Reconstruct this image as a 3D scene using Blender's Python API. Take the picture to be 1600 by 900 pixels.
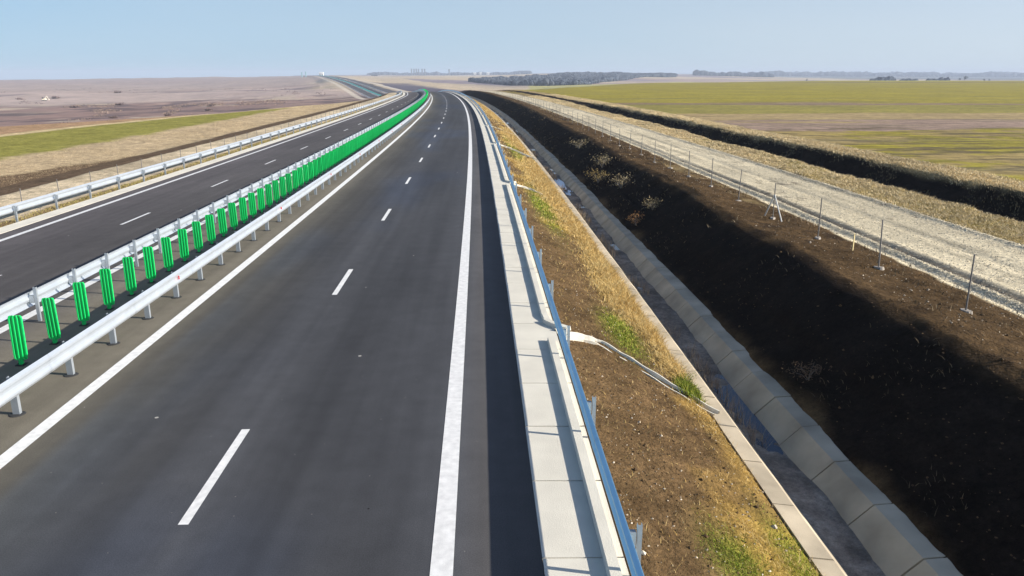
import bpy, bmesh, math, random
import numpy as np
random.seed(7); rng = np.random.default_rng(7)
R = math.radians
for o in list(bpy.data.objects): bpy.data.objects.remove(o)
S = bpy.context.scene
# ------------------------------------------------------------------ camera, sky, sun, exposure
CAM_H = 6.22
cam = bpy.data.objects.new('camera', bpy.data.cameras.new('camera'))
S.collection.objects.link(cam); S.camera = cam
cam.location = (0, 0, CAM_H)
cam.rotation_euler = (R(90 - 15.40), 0, R(-2.245))
cam.data.sensor_width = 36; cam.data.lens = 1205 / 1600 * 36
cam.data.clip_start = .1; cam.data.clip_end = 30000
SUN_EL, SUN_AZ = 22.5, 102.0          # azimuth clockwise from +Y
w = bpy.data.worlds.new('World'); S.world = w; w.use_nodes = True
wn = w.node_tree.nodes; wl = w.node_tree.links
bg = wn['Background']; bg.inputs['Strength'].default_value = .095
sky = wn.new('ShaderNodeTexSky'); sky.sky_type = 'NISHITA'; sky.sun_disc = False
sky.sun_elevation = R(SUN_EL); sky.sun_rotation = R(SUN_AZ)
sky.altitude = 100; sky.air_density = .8; sky.dust_density = 1.6; sky.ozone_density = 3.5
tcw = wn.new('ShaderNodeTexCoord'); mpw = wn.new('ShaderNodeMapping'); mpw.vector_type = 'POINT'
mpw.inputs['Location'].default_value = (0, 0, .05); wl.new(tcw.outputs['Generated'], mpw.inputs['Vector'])
nzw = wn.new('ShaderNodeVectorMath'); nzw.operation = 'NORMALIZE'; wl.new(mpw.outputs[0], nzw.inputs[0]); wl.new(nzw.outputs[0], sky.inputs[0])
sep = wn.new('ShaderNodeSeparateXYZ'); wl.new(tcw.outputs['Generated'], sep.inputs[0])
mrw = wn.new('ShaderNodeMapRange'); mrw.interpolation_type = 'SMOOTHSTEP'
for k_, v_ in (('From Min', 0.), ('From Max', .45), ('To Min', .72), ('To Max', 0.)): mrw.inputs[k_].default_value = v_
wl.new(sep.outputs['Z'], mrw.inputs['Value'])
mxw = wn.new('ShaderNodeMix'); mxw.data_type = 'RGBA'; wl.new(mrw.outputs[0], mxw.inputs[0]); wl.new(sky.outputs[0], mxw.inputs[6])
# the veil is whiter on the sun's side
mrx = wn.new('ShaderNodeMapRange'); mrx.inputs['From Min'].default_value = -.6; mrx.inputs['From Max'].default_value = .7; wl.new(sep.outputs['X'], mrx.inputs['Value'])
vw = wn.new('ShaderNodeTexNoise'); vw.inputs['Scale'].default_value = 2.2; vw.inputs['Detail'].default_value = 5
mpv = wn.new('ShaderNodeMapping'); mpv.inputs['Scale'].default_value = (1, 1, 5); wl.new(tcw.outputs['Generated'], mpv.inputs['Vector']); wl.new(mpv.outputs[0], vw.inputs['Vector'])
adw = wn.new('ShaderNodeMath'); adw.operation = 'MULTIPLY_ADD'; adw.inputs[1].default_value = .5; wl.new(vw.outputs['Fac'], adw.inputs[0])
sbw = wn.new('ShaderNodeMath'); sbw.operation = 'SUBTRACT'; sbw.inputs[1].default_value = .25; wl.new(mrx.outputs[0], sbw.inputs[0]); wl.new(sbw.outputs[0], adw.inputs[2])
veil = wn.new('ShaderNodeMix'); veil.data_type = 'RGBA'; veil.clamp_factor = True; wl.new(adw.outputs[0], veil.inputs[0])
veil.inputs[6].default_value = (2.7, 4.0, 5.0, 1); veil.inputs[7].default_value = (4.6, 5.05, 5.4, 1)
wl.new(veil.outputs[2], mxw.inputs[7]); wl.new(mxw.outputs[2], bg.inputs[0])
sun = bpy.data.objects.new('sun', bpy.data.lights.new('sun', 'SUN')); S.collection.objects.link(sun)
sun.data.energy = 4.8; sun.data.angle = R(.5); sun.data.color = (1, .93, .82)
sun.rotation_euler = (R(90 - SUN_EL), 0, R(180 - SUN_AZ))
S.view_settings.view_transform = 'Standard'; S.view_settings.look = 'None'
S.view_settings.exposure = .75; S.view_settings.gamma = 1
S.render.engine = 'CYCLES'
HAZE = .00017

# ------------------------------------------------------------------ numpy noise
def _h(ix, iy, seed):
    n = (ix.astype(np.int64) * 374761393 + iy.astype(np.int64) * 668265263 + seed * 974711) & 0xffffffff
    n = ((n ^ (n >> 13)) * 1274126177) & 0xffffffff
    return ((n ^ (n >> 16)) & 0xffff) / 65535.0
def vnoise(x, y, seed=0):
    x = np.asarray(x, float); y = np.asarray(y, float)
    ix = np.floor(x); iy = np.floor(y); fx = x - ix; fy = y - iy
    fx = fx * fx * (3 - 2 * fx); fy = fy * fy * (3 - 2 * fy)
    a = _h(ix, iy, seed); b = _h(ix + 1, iy, seed); c = _h(ix, iy + 1, seed); d = _h(ix + 1, iy + 1, seed)
    return (a * (1 - fx) + b * fx) * (1 - fy) + (c * (1 - fx) + d * fx) * fy
def fbm(x, y, seed=0, octv=4):
    s = 0; a = .5; t = 0
    for k in range(octv):
        s = s + a * (vnoise(x, y, seed + k * 17) * 2 - 1); t += a; a *= .5
        x = np.asarray(x) * 2.03 + 11.3; y = np.asarray(y) * 2.03 - 7.1
    return s / t
def sst(a, b, x):
    t = np.clip((np.asarray(x, float) - a) / (b - a), 0, 1); return t * t * (3 - 2 * t)

# ------------------------------------------------------------------ alignment of the motorway
def off_r(d):
    d = np.asarray(d, float); dd = np.clip(d, 0, 500)
    o = -7.15e-5 * dd ** 2 - 1.83e-7 * dd ** 3
    s = -(2 * 7.15e-5 * 500 + 3 * 1.83e-7 * 500 ** 2)
    e = np.maximum(d - 500, 0)
    return o + s * e - 1.1e-5 * np.minimum(e, 1500) ** 2 - np.maximum(e - 1500, 0) * .033
def off(u, d):
    o = off_r(d); k = np.clip((-8 - np.asarray(u, float)) / 7.5, 0, 1)
    return o + k * .4 * np.minimum(-o, 9) * (1 - sst(320, 520, d))
_zd = np.array([0, 300, 340, 370, 410, 460, 520, 600, 680, 800, 1100, 1500, 1800, 2200, 3000, 9000.])
_zz = np.array([0, 0, -.35, -.95, -2.6, -5.2, -8.0, -9.9, -9.6, -8.0, -3.9, .3, 3.6, 6.2, 7, 7])
_zf = np.arange(0, 9000, 5.); _zv = np.interp(_zf, _zd, _zz)
_k = np.hanning(15); _k /= _k.sum(); _zs = np.convolve(np.pad(_zv, 7, mode='edge'), _k, 'valid')
def zr(d): return np.interp(d, _zf, _zs)
def pos(u, d, z=0.):
    u, d, z = np.broadcast_arrays(np.asarray(u, float), np.asarray(d, float), np.asarray(z, float))
    return np.stack([u + off(u, d), d, z + zr(d)], -1)
def zroad(u):      # crossfall of the left carriageway
    u = np.asarray(u, float); return np.where(u < -12.3, -.04 * (-u - 12.3), 0.)

# ------------------------------------------------------------------ materials
def newmat(name):
    m = bpy.data.materials.new(name); m.use_nodes = True
    return m, m.node_tree.nodes, m.node_tree.links, m.node_tree.nodes['Principled BSDF']
def mat(name, col, rough=.7, metal=0., var=0., scale=6., bump=0., bscale=40., spec=.5, trans=0.):
    m, n, l, p = newmat(name)
    p.inputs['Roughness'].default_value = rough; p.inputs['Metallic'].default_value = metal
    p.inputs['Specular IOR Level'].default_value = spec
    p.inputs['Base Color'].default_value = (*col, 1)
    tc = n.new('ShaderNodeTexCoord')
    if var:
        nz = n.new('ShaderNodeTexNoise'); nz.inputs['Scale'].default_value = scale; nz.inputs['Detail'].default_value = 6
        l.new(tc.outputs['Object'], nz.inputs['Vector'])
        r = n.new('ShaderNodeMapRange'); r.inputs['From Min'].default_value = .3; r.inputs['From Max'].default_value = .7
        r.inputs['To Min'].default_value = 1 - var; r.inputs['To Max'].default_value = 1 + var * .6
        l.new(nz.outputs['Fac'], r.inputs['Value'])
        v = n.new('ShaderNodeVectorMath'); v.operation = 'SCALE'; v.inputs[0].default_value = col
        l.new(r.outputs[0], v.inputs['Scale']); l.new(v.outputs[0], p.inputs['Base Color'])
    if bump:
        nb = n.new('ShaderNodeTexNoise'); nb.inputs['Scale'].default_value = bscale; nb.inputs['Detail'].default_value = 5
        l.new(tc.outputs['Object'], nb.inputs['Vector'])
        b = n.new('ShaderNodeBump'); b.inputs['Strength'].default_value = bump; b.inputs['Distance'].default_value = .02
        l.new(nb.outputs['Fac'], b.inputs['Height']); l.new(b.outputs[0], p.inputs['Normal'])
    return m
def vcmat(name, rough=.95, layers=((.25, 3.), (.25, 25.)), bump=((.5, 6., .05), (.6, 40., .02)), spec=.2, pebbles=0., streak=None, trans=0.):
    """vertex-colour albedo broken up by several scales of procedural noise"""
    m, n, l, p = newmat(name)
    p.inputs['Roughness'].default_value = rough; p.inputs['Specular IOR Level'].default_value = spec
    a = n.new('ShaderNodeVertexColor'); a.layer_name = 'Col'; cur = a.outputs['Color']
    g = n.new('ShaderNodeNewGeometry')
    def scaled(cur, fac, lo, hi, f0=.3, f1=.7):
        r = n.new('ShaderNodeMapRange'); r.inputs['From Min'].default_value = f0; r.inputs['From Max'].default_value = f1
        r.inputs['To Min'].default_value = lo; r.inputs['To Max'].default_value = hi; l.new(fac, r.inputs['Value'])
        v = n.new('ShaderNodeVectorMath'); v.operation = 'SCALE'; l.new(cur, v.inputs[0]); l.new(r.outputs[0], v.inputs['Scale'])
        return v.outputs[0]
    for amt, sc in layers:
        nz = n.new('ShaderNodeTexNoise'); nz.inputs['Scale'].default_value = sc; nz.inputs['Detail'].default_value = 7
        nz.inputs['Roughness'].default_value = .6; l.new(g.outputs['Position'], nz.inputs['Vector'])
        cur = scaled(cur, nz.outputs['Fac'], 1 - amt, 1 + amt)
    if streak:
        mp = n.new('ShaderNodeMapping'); mp.inputs['Scale'].default_value = streak[1]; l.new(g.outputs['Position'], mp.inputs['Vector'])
        nz = n.new('ShaderNodeTexNoise'); nz.inputs['Scale'].default_value = 1; nz.inputs['Detail'].default_value = 6
        l.new(mp.outputs[0], nz.inputs['Vector']); cur = scaled(cur, nz.outputs['Fac'], 1 - streak[0], 1 + streak[0])
    if pebbles:
        vo = n.new('ShaderNodeTexVoronoi'); vo.inputs['Scale'].default_value = pebbles; l.new(g.outputs['Position'], vo.inputs['Vector'])
        sp = n.new('ShaderNodeSeparateColor'); l.new(vo.outputs['Color'], sp.inputs[0])
        cur = scaled(cur, sp.outputs[0], .72, 1.25, 0, 1)
    if name == 'asphalt':
        for sc_v, rad, colr in ((.55, .022, (.42, .40, .36, 1)), (.9, .016, (.012, .012, .012, 1)), (3.1, .03, (.22, .21, .19, 1))):
            vo = n.new('ShaderNodeTexVoronoi'); vo.inputs['Scale'].default_value = sc_v; l.new(g.outputs['Position'], vo.inputs['Vector'])
            lt = n.new('ShaderNodeMath'); lt.operation = 'LESS_THAN'; lt.inputs[1].default_value = rad; l.new(vo.outputs['Distance'], lt.inputs[0])
            mx = n.new('ShaderNodeMix'); mx.data_type = 'RGBA'; l.new(lt.outputs[0], mx.inputs[0]); l.new(cur, mx.inputs[6]); mx.inputs[7].default_value = colr; cur = mx.outputs[2]
    l.new(cur, p.inputs['Base Color'])
    prev = None
    for st, sc, di in bump:
        nb = n.new('ShaderNodeTexNoise'); nb.inputs['Scale'].default_value = sc; nb.inputs['Detail'].default_value = 6
        l.new(g.outputs['Position'], nb.inputs['Vector'])
        b = n.new('ShaderNodeBump'); b.inputs['Strength'].default_value = st; b.inputs['Distance'].default_value = di
        l.new(nb.outputs['Fac'], b.inputs['Height'])
        if prev: l.new(prev, b.inputs['Normal'])
        prev = b.outputs[0]
    if prev: l.new(prev, p.inputs['Normal'])
    if trans:
        p.inputs['Transmission Weight'].default_value = 0
        p.inputs['Subsurface Weight'].default_value = 0
    return m

M = {}
M['ground'] = vcmat('soil_and_grass', rough=1., spec=.04, layers=((.22, .35), (.30, 1.8), (.28, 9.), (.22, 40.)), bump=((.8, 3., .12), (.9, 14., .05), (.8, 45., .02)))
M['far'] = vcmat('far_land', layers=((.16, .02), (.14, .15)), bump=())
M['field'] = vcmat('young_crop', layers=((.15, .05), (.3, .9), (.25, 7.)), bump=((.6, 3., .06),), streak=(.28, (.12, 1.1, 1)))
M['gravel'] = vcmat('crushed_stone', layers=((.12, .4), (.2, 4.), (.25, 25.)), bump=((.5, 12., .03), (.6, 40., .02)), pebbles=22.)
M['asphalt'] = vcmat('asphalt', rough=.85, layers=((.07, .25), (.08, 2.), (.30, 55.), (.25, 160.)), bump=((.3, 120., .004),), spec=.18, streak=(.13, (2.2, .05, 1)))
M['paint'] = mat('road_paint', (.82, .81, .78), .6, var=.16, scale=7., bump=.3, bscale=90)
M['concrete'] = mat('pale_concrete', (.70, .66, .56), .85, var=.10, scale=1.3, bump=.3, bscale=60)
M['channel'] = mat('stained_concrete', (.50, .42, .30), .9, var=.34, scale=.9, bump=.3, bscale=50)
M['steel'] = mat('galvanised_steel', (.56, .61, .67), .42, metal=.55, var=.07, scale=2.5)
M['steel_post'] = mat('galvanised_post', (.38, .42, .46), .5, metal=.5, var=.1, scale=5.)
M['steel_sky_tint'] = mat('galvanised_sky_tinted_steel', (.44, .72, .88), .42, metal=.62, var=.08, scale=2.)  # same steel with the blue sky reflection of its shaded face tinted in
M['green'] = mat('green_plastic', (.0, .60, .13), .45, var=.06, scale=3.)
M['red'] = mat('red_reflector', (.75, .02, .03), .3)
M['fence'] = mat('fence_steel', (.20, .19, .18), .6, metal=.3, var=.2, scale=20)
M['fence_pale'] = mat('fence_galvanised', (.55, .55, .52), .6, metal=.2)
M['footing'] = mat('poured_footing', (.36, .32, .27), .9, var=.3, scale=9, bump=.4)
M['wood'] = mat('stake_wood', (.62, .50, .25), .8, var=.2, scale=12)
M['white'] = mat('white_cladding', (.85, .85, .82), .5, var=.04, scale=.1)
M['grey'] = mat('grey_cladding', (.10, .11, .12), .7, var=.1, scale=.2)
M['dark'] = mat('dark_rubber', (.03, .03, .03), .8, var=.2, scale=2)
M['yellow'] = mat('machine_paint', (.80, .74, .58), .5, var=.1, scale=2)
M['glass'] = mat('cab_glass', (.03, .04, .05), .1)
M['water'] = mat('still_water', (.012, .017, .028), .06, var=.1, scale=1.)
M['ice'] = mat('pale_ice', (.55, .66, .80), .3, var=.15, scale=5)
M['blade'] = vcmat('dry_grass', rough=.8, layers=((.1, 8.),), bump=())
M['leafy'] = vcmat('wood_foliage', rough=.9, layers=((.25, .08),), bump=())
M['stone'] = vcmat('loose_stone', rough=.9, layers=((.2, 30.),), bump=())

# ------------------------------------------------------------------ object helpers
C = S.collection
def tag(o, label=None, cat=None, group=None, kind=None):
    if label: o['label'] = label
    if cat: o['category'] = cat
    if group: o['group'] = group
    if kind: o['kind'] = kind
    return o
def link(name, me, parent=None):
    o = bpy.data.objects.new(name, me); C.objects.link(o); o.parent = parent; return o
def mesh_np(name, V, F, m, parent=None, col=None, smooth=False, fix=False):
    """V (n,3), F (k,3|4)"""
    V = np.asarray(V, np.float32).reshape(-1, 3); F = np.asarray(F, np.int32)
    me = bpy.data.meshes.new(name); k, s = F.shape
    me.vertices.add(len(V)); me.vertices.foreach_set('co', V.ravel())
    me.loops.add(k * s); me.loops.foreach_set('vertex_index', F.ravel())
    me.polygons.add(k); me.polygons.foreach_set('loop_start', np.arange(0, k * s, s, dtype=np.int32))
    try: me.polygons.foreach_set('loop_total', np.full(k, s, np.int32))
    except Exception: pass
    me.polygons.foreach_set('use_smooth', np.full(k, bool(smooth)))
    me.update(calc_edges=True)
    if col is not None:
        a = me.color_attributes.new('Col', 'FLOAT_COLOR', 'POINT')
        c = np.ones((len(V), 4), np.float32); c[:, :3] = col; a.data.foreach_set('color', c.ravel())
    me.materials.append(m)
    if fix:
        bm = bmesh.new(); bm.from_mesh(me)
        for f_ in bm.faces: f_.smooth = bool(smooth)
        bmesh.ops.recalc_face_normals(bm, faces=bm.faces); bm.to_mesh(me); bm.free()
    return link(name, me, parent)
class MB:
    def __init__(s): s.v = []; s.f = []
    def add(s, v, f):
        b = len(s.v); s.v += [tuple(map(float, p)) for p in v]; s.f += [tuple(b + i for i in q) for q in f]
    def box(s, x0, x1, y0, y1, z0, z1, T=None):
        v = [(x, y, z) for z in (z0, z1) for y in (y0, y1) for x in (x0, x1)]
        if T: v = [T(p) for p in v]
        s.add(v, [(0, 2, 3, 1), (4, 5, 7, 6), (0, 1, 5, 4), (2, 6, 7, 3), (0, 4, 6, 2), (1, 3, 7, 5)])
    def tube(s, a, b, r0, r1=None, n=8):
        r1 = r0 if r1 is None else r1
        a = np.array(a, float); b = np.array(b, float); t = b - a; t /= np.linalg.norm(t)
        q = np.cross(t, (0, 0, 1) if abs(t[2]) < .9 else (1, 0, 0)); q /= np.linalg.norm(q); p = np.cross(t, q)
        v = []
        for c, r in ((a, r0), (b, r1)):
            for k in range(n):
                th = 2 * math.pi * k / n; v.append(c + r * (math.cos(th) * q + math.sin(th) * p))
        f = [(k, (k + 1) % n, n + (k + 1) % n, n + k) for k in range(n)] + [tuple(range(n))[::-1], tuple(range(n, 2 * n))]
        s.add(v, f)
    def build(s, name, m, parent=None, smooth=False):
        me = bpy.data.meshes.new(name); me.from_pydata(s.v, [], s.f); me.update()
        me.materials.append(m)
        if smooth:
            for p in me.polygons: p.use_smooth = True
        return link(name, me, parent)
def empty(name, loc=(0, 0, 0), rz=0):
    o = bpy.data.objects.new(name, None); C.objects.link(o); o.location = loc; o.rotation_euler = (0, 0, rz); o.empty_display_size = .2
    return o
def copy_tree(o, parent=None, kids=True):
    c = o.copy(); C.objects.link(c); c.parent = parent
    if kids:
        for ch in list(o.children): copy_tree(ch, c)
    return c
def heading(u, d):
    a = pos(u, d - .5); b = pos(u, d + .5); return math.atan2(-(b[0] - a[0]), b[1] - a[1])
def grid_faces(nr, nc):
    i = np.arange(nr - 1)[:, None] * nc + np.arange(nc - 1)[None]
    return np.stack([i, i + 1, i + nc + 1, i + nc], -1).reshape(-1, 4)
def sweep(prof, ds, closed=True, jitter=None):
    """prof (n,2) of (u,z), swept along the alignment at distances ds"""
    prof = np.asarray(prof, float); ds = np.asarray(ds, float); n = len(prof)
    V = pos(prof[None, :, 0], ds[:, None], prof[None, :, 1]).reshape(-1, 3)
    i = np.arange(len(ds) - 1)[:, None] * n + np.arange(n if closed else n - 1)[None]
    j = (np.arange(n if closed else n - 1) + 1) % n
    j = np.arange(len(ds) - 1)[:, None] * n + j[None]
    F = np.stack([i, j, j + n, i + n], -1).reshape(-1, 4)
    return V, F
def merge(parts):
    Vs, Fs, b = [], [], 0
    for V, F in parts:
        Vs.append(V); Fs.append(F + b); b += len(V)
    return np.concatenate(Vs), np.concatenate(Fs)
def steps(a, b, near=1., g=.02):
    out = [a]
    while out[-1] < b: out.append(min(b, out[-1] + max(near, out[-1] * g)))
    return np.array(out)

# ------------------------------------------------------------------ terrain
PS = R(2.245)
cols_px = np.array([-900, 0, 300, 440, 520, 600, 680, 760, 850, 1000, 1300, 1600, 2600.])
rowsD = np.array([60, 200, 300, 400, 600, 900, 1500, 2200, 3000, 4500, 9000.])
TY = {  # picture height reached by the land at each distance, None = plateau level
 -900: [-.5, -8, -13, 190, 171, 153, 138, 130, 125, 127, 126],
 0:    [-.5, -8, -13, 190, 171, 153, 138, 130, 125, 127, 126],
 300:  [-.5, -8, -12, 183, 166, 151, 137, 127, 121.5, 123, 124],
 440:  [-.5, -7, -11, 177, 160, 146, 131, 122.5, 119.5, 121, 122],
 520:  [-.5, -6, -10, 172, 157, 139, 124.5, 119.6, 119, 118.5, 117],
 600:  [-.5, -4, -8, 164, 153, 140, 127, 121, 119.5, 118, 116.5],
 680:  [-.5, -2, -5, 160, 150, 138, 126, 120.5, 118.8, 118, 116.5],
 760:  [-.5, -1, -3, 158, 151, 141, 130, 122, 119.5, 118, 116.5],
 850:  [.8, .8, .8, 136, 140, 141, 133, 122, 115.5, 115.5, 114],
 1000: [.8, .8, .8, .8, 129.5, 131, 131, 126, 117, 115.8, 114.5],
 1300: [.8, .8, .8, .8, .8, 126, 127.5, 126.5, 124, 121, 116.5],
 1600: [.8, .8, .8, .8, .8, 126, 127.5, 127, 125.5, 122.5, 117],
 2600: [.8, .8, .8, .8, .8, 126, 127.5, 127, 125.5, 122.5, 117]}
Z = np.zeros((len(cols_px), len(rowsD)))
for i, c in enumerate(cols_px):
    for j, (D, y) in enumerate(zip(rowsD, TY[int(c)])):
        Z[i, j] = y if y < 50 else CAM_H - (y - 118) * D / 1304
sg = np.linspace(-1.32, 1.5, 200); lg = np.linspace(math.log(60), math.log(9000), 220)
sc_ = (cols_px - 751) / 1253
Z1 = np.stack([np.interp(lg, np.log(rowsD), Z[i]) for i in range(len(cols_px))])
Z2 = np.stack([np.interp(sg, sc_, Z1[:, j]) for j in range(len(lg))], 1)
def blur(A, k, ax):
    ker = np.hanning(k); ker /= ker.sum(); pad = k // 2
    return np.apply_along_axis(lambda r: np.convolve(np.pad(r, pad, mode='edge'), ker, 'valid'), ax, A)
Z2 = blur(blur(Z2, 9, 0), 7, 1)
def znat(X, Y):
    Yc = np.maximum(Y, 60.); s = np.clip(X / Yc, sg[0], sg[-1]); L = np.clip(np.log(Yc), lg[0], lg[-1])
    a = (s - sg[0]) / (sg[1] - sg[0]); b = (L - lg[0]) / (lg[1] - lg[0])
    i = np.minimum(a.astype(int), len(sg) - 2); j = np.minimum(b.astype(int), len(lg) - 2); fa = a - i; fb = b - j
    return (Z2[i, j] * (1 - fa) + Z2[i + 1, j] * fa) * (1 - fb) + (Z2[i, j + 1] * (1 - fa) + Z2[i + 1, j + 1] * fa) * fb
PU = np.array([-9000, -56, -50, -39.5, -31.5, -27.8, -27.2, -22.3, -21.7, -21.4, -20.7, 1.85, 1.95, 5.15, 5.3, 5.8, 6.8, 7.26, 7.42, 8.2, 9.2, 10.2, 10.7, 13.6, 14.0, 19.6, 20.3, 23.4, 24.1, 24.8, 26.2, 26.7, 28, 9000])
PZ = np.array([-.5, -.5, -.5, -.45, -.9, -.45, -.36, -.42, -.50, -.50, -.62, -.30, -.04, -1.17, -1.9, -2.1, -2.1, -1.26, -1.14, -.74, -.12, .46, .60, .34, .26, .26, .10, .12, -.22, -.05, .80, .84, .8, .8])
def u_edge(d): return np.interp(d, [0, 85, 105, 130, 150, 200, 260, 330, 420], [-90, -76, -66, -54, -45, -34, -27.5, -24.5, -23])
def ground_z(u, d):
    X = u + off(u, d)
    flat = sst(360, 440, d)
    wob = fbm(u * 0 + 3, d * .12, 5) * .35 * ((u > 8.5) & (u < 12.8))
    un = u + wob + np.where((u > 22.5) & (u < 27.5), fbm(u * 0 + 9, d * .09, 8) * .5, 0)
    prof = np.interp(un, PU, PZ); simple = np.interp(u, [-9000, -24, -20.7, 1.85, 3, 16, 30, 9000], [-1.5, -.6, -.5, -.4, -.5, -.5, -.5, -.5])
    # ditch beyond the gravel track runs out at d ~ 175
    dz = sst(150, 185, d) * ((u > 20.3) & (u < 28)); prof = prof * (1 - dz) + dz * np.interp(u, [20.3, 28], [.1, .8])
    z = prof * (1 - flat) + simple * flat + zr(d)
    n1 = fbm(u * .9, d * .9, 21, 5); n2 = fbm(u * .16, d * .16, 31, 4)
    amp = np.interp(u, [-60, -30, -27, -24, -22, -21.7, 2.1, 3, 4.8, 5.1, 7.0, 7.3, 12.5, 13.8, 19.5, 20.5, 23, 27, 30], [.04, .03, .05, .04, .06, 0, 0, .10, .10, 0, .05, .09, .12, .03, .03, .09, .14, .12, .03])
    z = z + n1 * amp + n2 * amp * 1.1
    # wheel ruts on the gravel track
    g = (u > 13.5) & (u < 20)
    rut = -.07 * np.exp(-((u - 14.75 + fbm(u * 0, d * .05, 3) * .25) / .16) ** 2) + .05 * np.exp(-((u - 15.15) / .2) ** 2) - .045 * np.exp(-((u - 17.1) / .25) ** 2)
    rut = rut + .10 * np.exp(-((u - 14.35) / .2) ** 2) + .08 * np.exp(-((u - 19.5) / .2) ** 2)
    z = z + np.where(g, rut, 0)
    ue = u_edge(d)
    wl_ = sst(ue - 26, ue, u) * 1.
    wl_ = np.where(d < 60, 1, wl_)
    wr_ = 1 - sst(30, 60, u) * sst(120, 400, d)
    wr_ = np.where(d > 380, 1 - sst(20, 75, u), wr_)
    wgt = np.where(u < -10, wl_, wr_)
    zn = znat(X, d)
    far = sst(250, 900, d)
    zn = zn + far * (fbm(X * .006, d * .006, 41, 5) * (2.6 + 2.4 * (X < -60)) + fbm(X * .03, d * .03, 43, 4) * (.8 + 1.3 * (1 - sst(500, 950, d)) * (X < -60))) * np.where((X / np.maximum(d, 1) > .08) & (d < 1200), .15, 1) + (1 - far) * sst(100, 200, d) * fbm(X * .04, d * .04, 44, 4) * 1.0 * (u < -10)
    return z * wgt + zn * (1 - wgt)

def c3(*a): return np.array(a, float)
SOIL, DARK, TAN, GOLD, OLIVE = c3(.120, .076, .037), c3(.020, .014, .010), c3(.42, .31, .15), c3(.52, .33, .09), c3(.27, .225, .02)  # DARK: near-black soil that carries the painted shade of the banks
GRAV, SAND, MAUVE, LGREEN, BROWN = c3(.66, .57, .39), c3(.60, .49, .33), c3(.36, .25, .195), c3(.27, .25, .06), c3(.17, .115, .07)
def mixc(c, k, w_): return c * (1 - w_[..., None]) + k * w_[..., None]
def landcol(u, d):
    X = u + off(u, d); Yc = d * math.cos(PS) + X * math.sin(PS)
    nA = fbm(u * .5, d * .5, 61, 5); nB = fbm(u * .12, d * .08, 71, 5); nC = fbm(u * 2.2, d * 2.2, 81, 4)
    e = nA * .45
    c = np.zeros(u.shape + (3,)) + SOIL
    def band(a, b, k, soft=.25, k2=None, w2=None):
        nonlocal c
        t = sst(a - soft, a + soft, u + e) * (1 - sst(b - soft, b + soft, u + e)); c = mixc(c, k, t)
    # right-hand slope
    band(1.8, 5.4, SOIL)
    t = (u > 1.8) & (u < 5.4)
    gold = sst(.0, .55, nB * 1.5 + nA * .8 + (u - 3.9) * .30 + sst(24, 34, d) * .5 - .25) * t * (u < 5.3)
    c = mixc(c, GOLD * .62, gold * .85)
    grn = (np.exp(-((u - 3.9) / .45) ** 2 - ((d - 20.2) / 1.6) ** 2) + np.exp(-((u - 3.4) / .5) ** 2 - ((d - 41) / 6.) ** 2) + np.exp(-((u - 3.6) / .5) ** 2 - ((d - 75) / 14.) ** 2) * .7
           + np.exp(-((u - 4.9) / .35) ** 2 - ((d - 9.8) / 1.5) ** 2) * .8 + np.exp(-((u - 3.7) / .4) ** 2 - ((d - 9.6) / .9) ** 2) * .5) * t
    c = mixc(c, c3(.17, .22, .02), np.clip(grn * (1.0 + nA), 0, 1) * .85)
    # earth bank: its shade painted in as near-black, brown soil on the shoulder
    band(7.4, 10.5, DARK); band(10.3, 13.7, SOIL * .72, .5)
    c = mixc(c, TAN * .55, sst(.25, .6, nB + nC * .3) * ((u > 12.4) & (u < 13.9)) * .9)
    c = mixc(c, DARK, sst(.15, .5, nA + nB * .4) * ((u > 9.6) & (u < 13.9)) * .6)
    band(13.75, 19.75, GRAV, .12)
    c = mixc(c, GRAV * .78, sst(-.1, .5, nB + .3 * nC) * ((u > 14) & (u < 19.6)) * .8)
    rutn = fbm(u * 2.6, d * .10, 160, 4); c = mixc(c, GRAV * .55, sst(.08, .45, rutn) * ((u > 14) & (u < 19.6)) * .8)
    c = mixc(c, DARK * 5, np.exp(-((u - 14.75 + fbm(u * 0, d * .05, 3) * .25) / .2) ** 2) * .8)  # shadow line of the wheel rut, painted in as a dark stripe
    c = mixc(c, DARK * 3, sst(.40, .58, nC + nA * .6) * ((u > 13.9) & (u < 19.6)) * .6)
    band(19.75, 23.8, TAN * .78, .2)
    c = mixc(c, OLIVE * .9, sst(.0, .5, nB) * ((u > 20.2) & (u < 23.5)) * .5)
    c = mixc(c, DARK * 1.2, sst(.5, .2, u * 0 + .35) * 0)
    band(19.75, 20.35, DARK * 1.3, .2)
    band(23.7, 26.1, DARK * 1.1, .15)  # shade of the left-facing ditch bank painted into its colour
    band(26.1, 28.4, TAN, .4)
    # right-hand field, strips across the view
    f = sst(28.0, 29.2, u + e * 2)
    fc = np.zeros_like(c) + OLIVE
    er = fbm(X * .03, Yc * .12, 140, 5) * 9 + nA * 1.2; fur = fbm(X * .22 + Yc * .1, Yc * .9, 150, 5); fur2 = fbm(X * .03, Yc * .35, 151, 4)
    fc = mixc(fc, c3(.29, .20, .10), sst(-.05, .4, nB * 1.1 + nA * .7) * (Yc < 84) * .65)
    def strip(a, b, k, s=2.):
        nonlocal fc
        tt = sst(a - s, a + s, Yc + er) * (1 - sst(b - s, b + s, Yc + er)); fc = mixc(fc, k, tt)
    strip(82, 98, c3(.27, .19, .14), 1.2); strip(98, 120, c3(.34, .25, .115)); strip(120, 155, c3(.25, .215, .045)); strip(150, 163, c3(.23, .155, .10), 1.5)
    strip(168, 1400, OLIVE * 1.05, 3); strip(640, 690, c3(.16, .12, .05), 6); fc = mixc(fc, c3(.10, .075, .03), sst(.12, .40, fur) * (1 - sst(80, 90, Yc)) * .9); fc = mixc(fc, c3(.17, .14, .07), sst(.05, .45, fur2) * .45); strip(850, 1400, c3(.40, .36, .12), 10)
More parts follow.
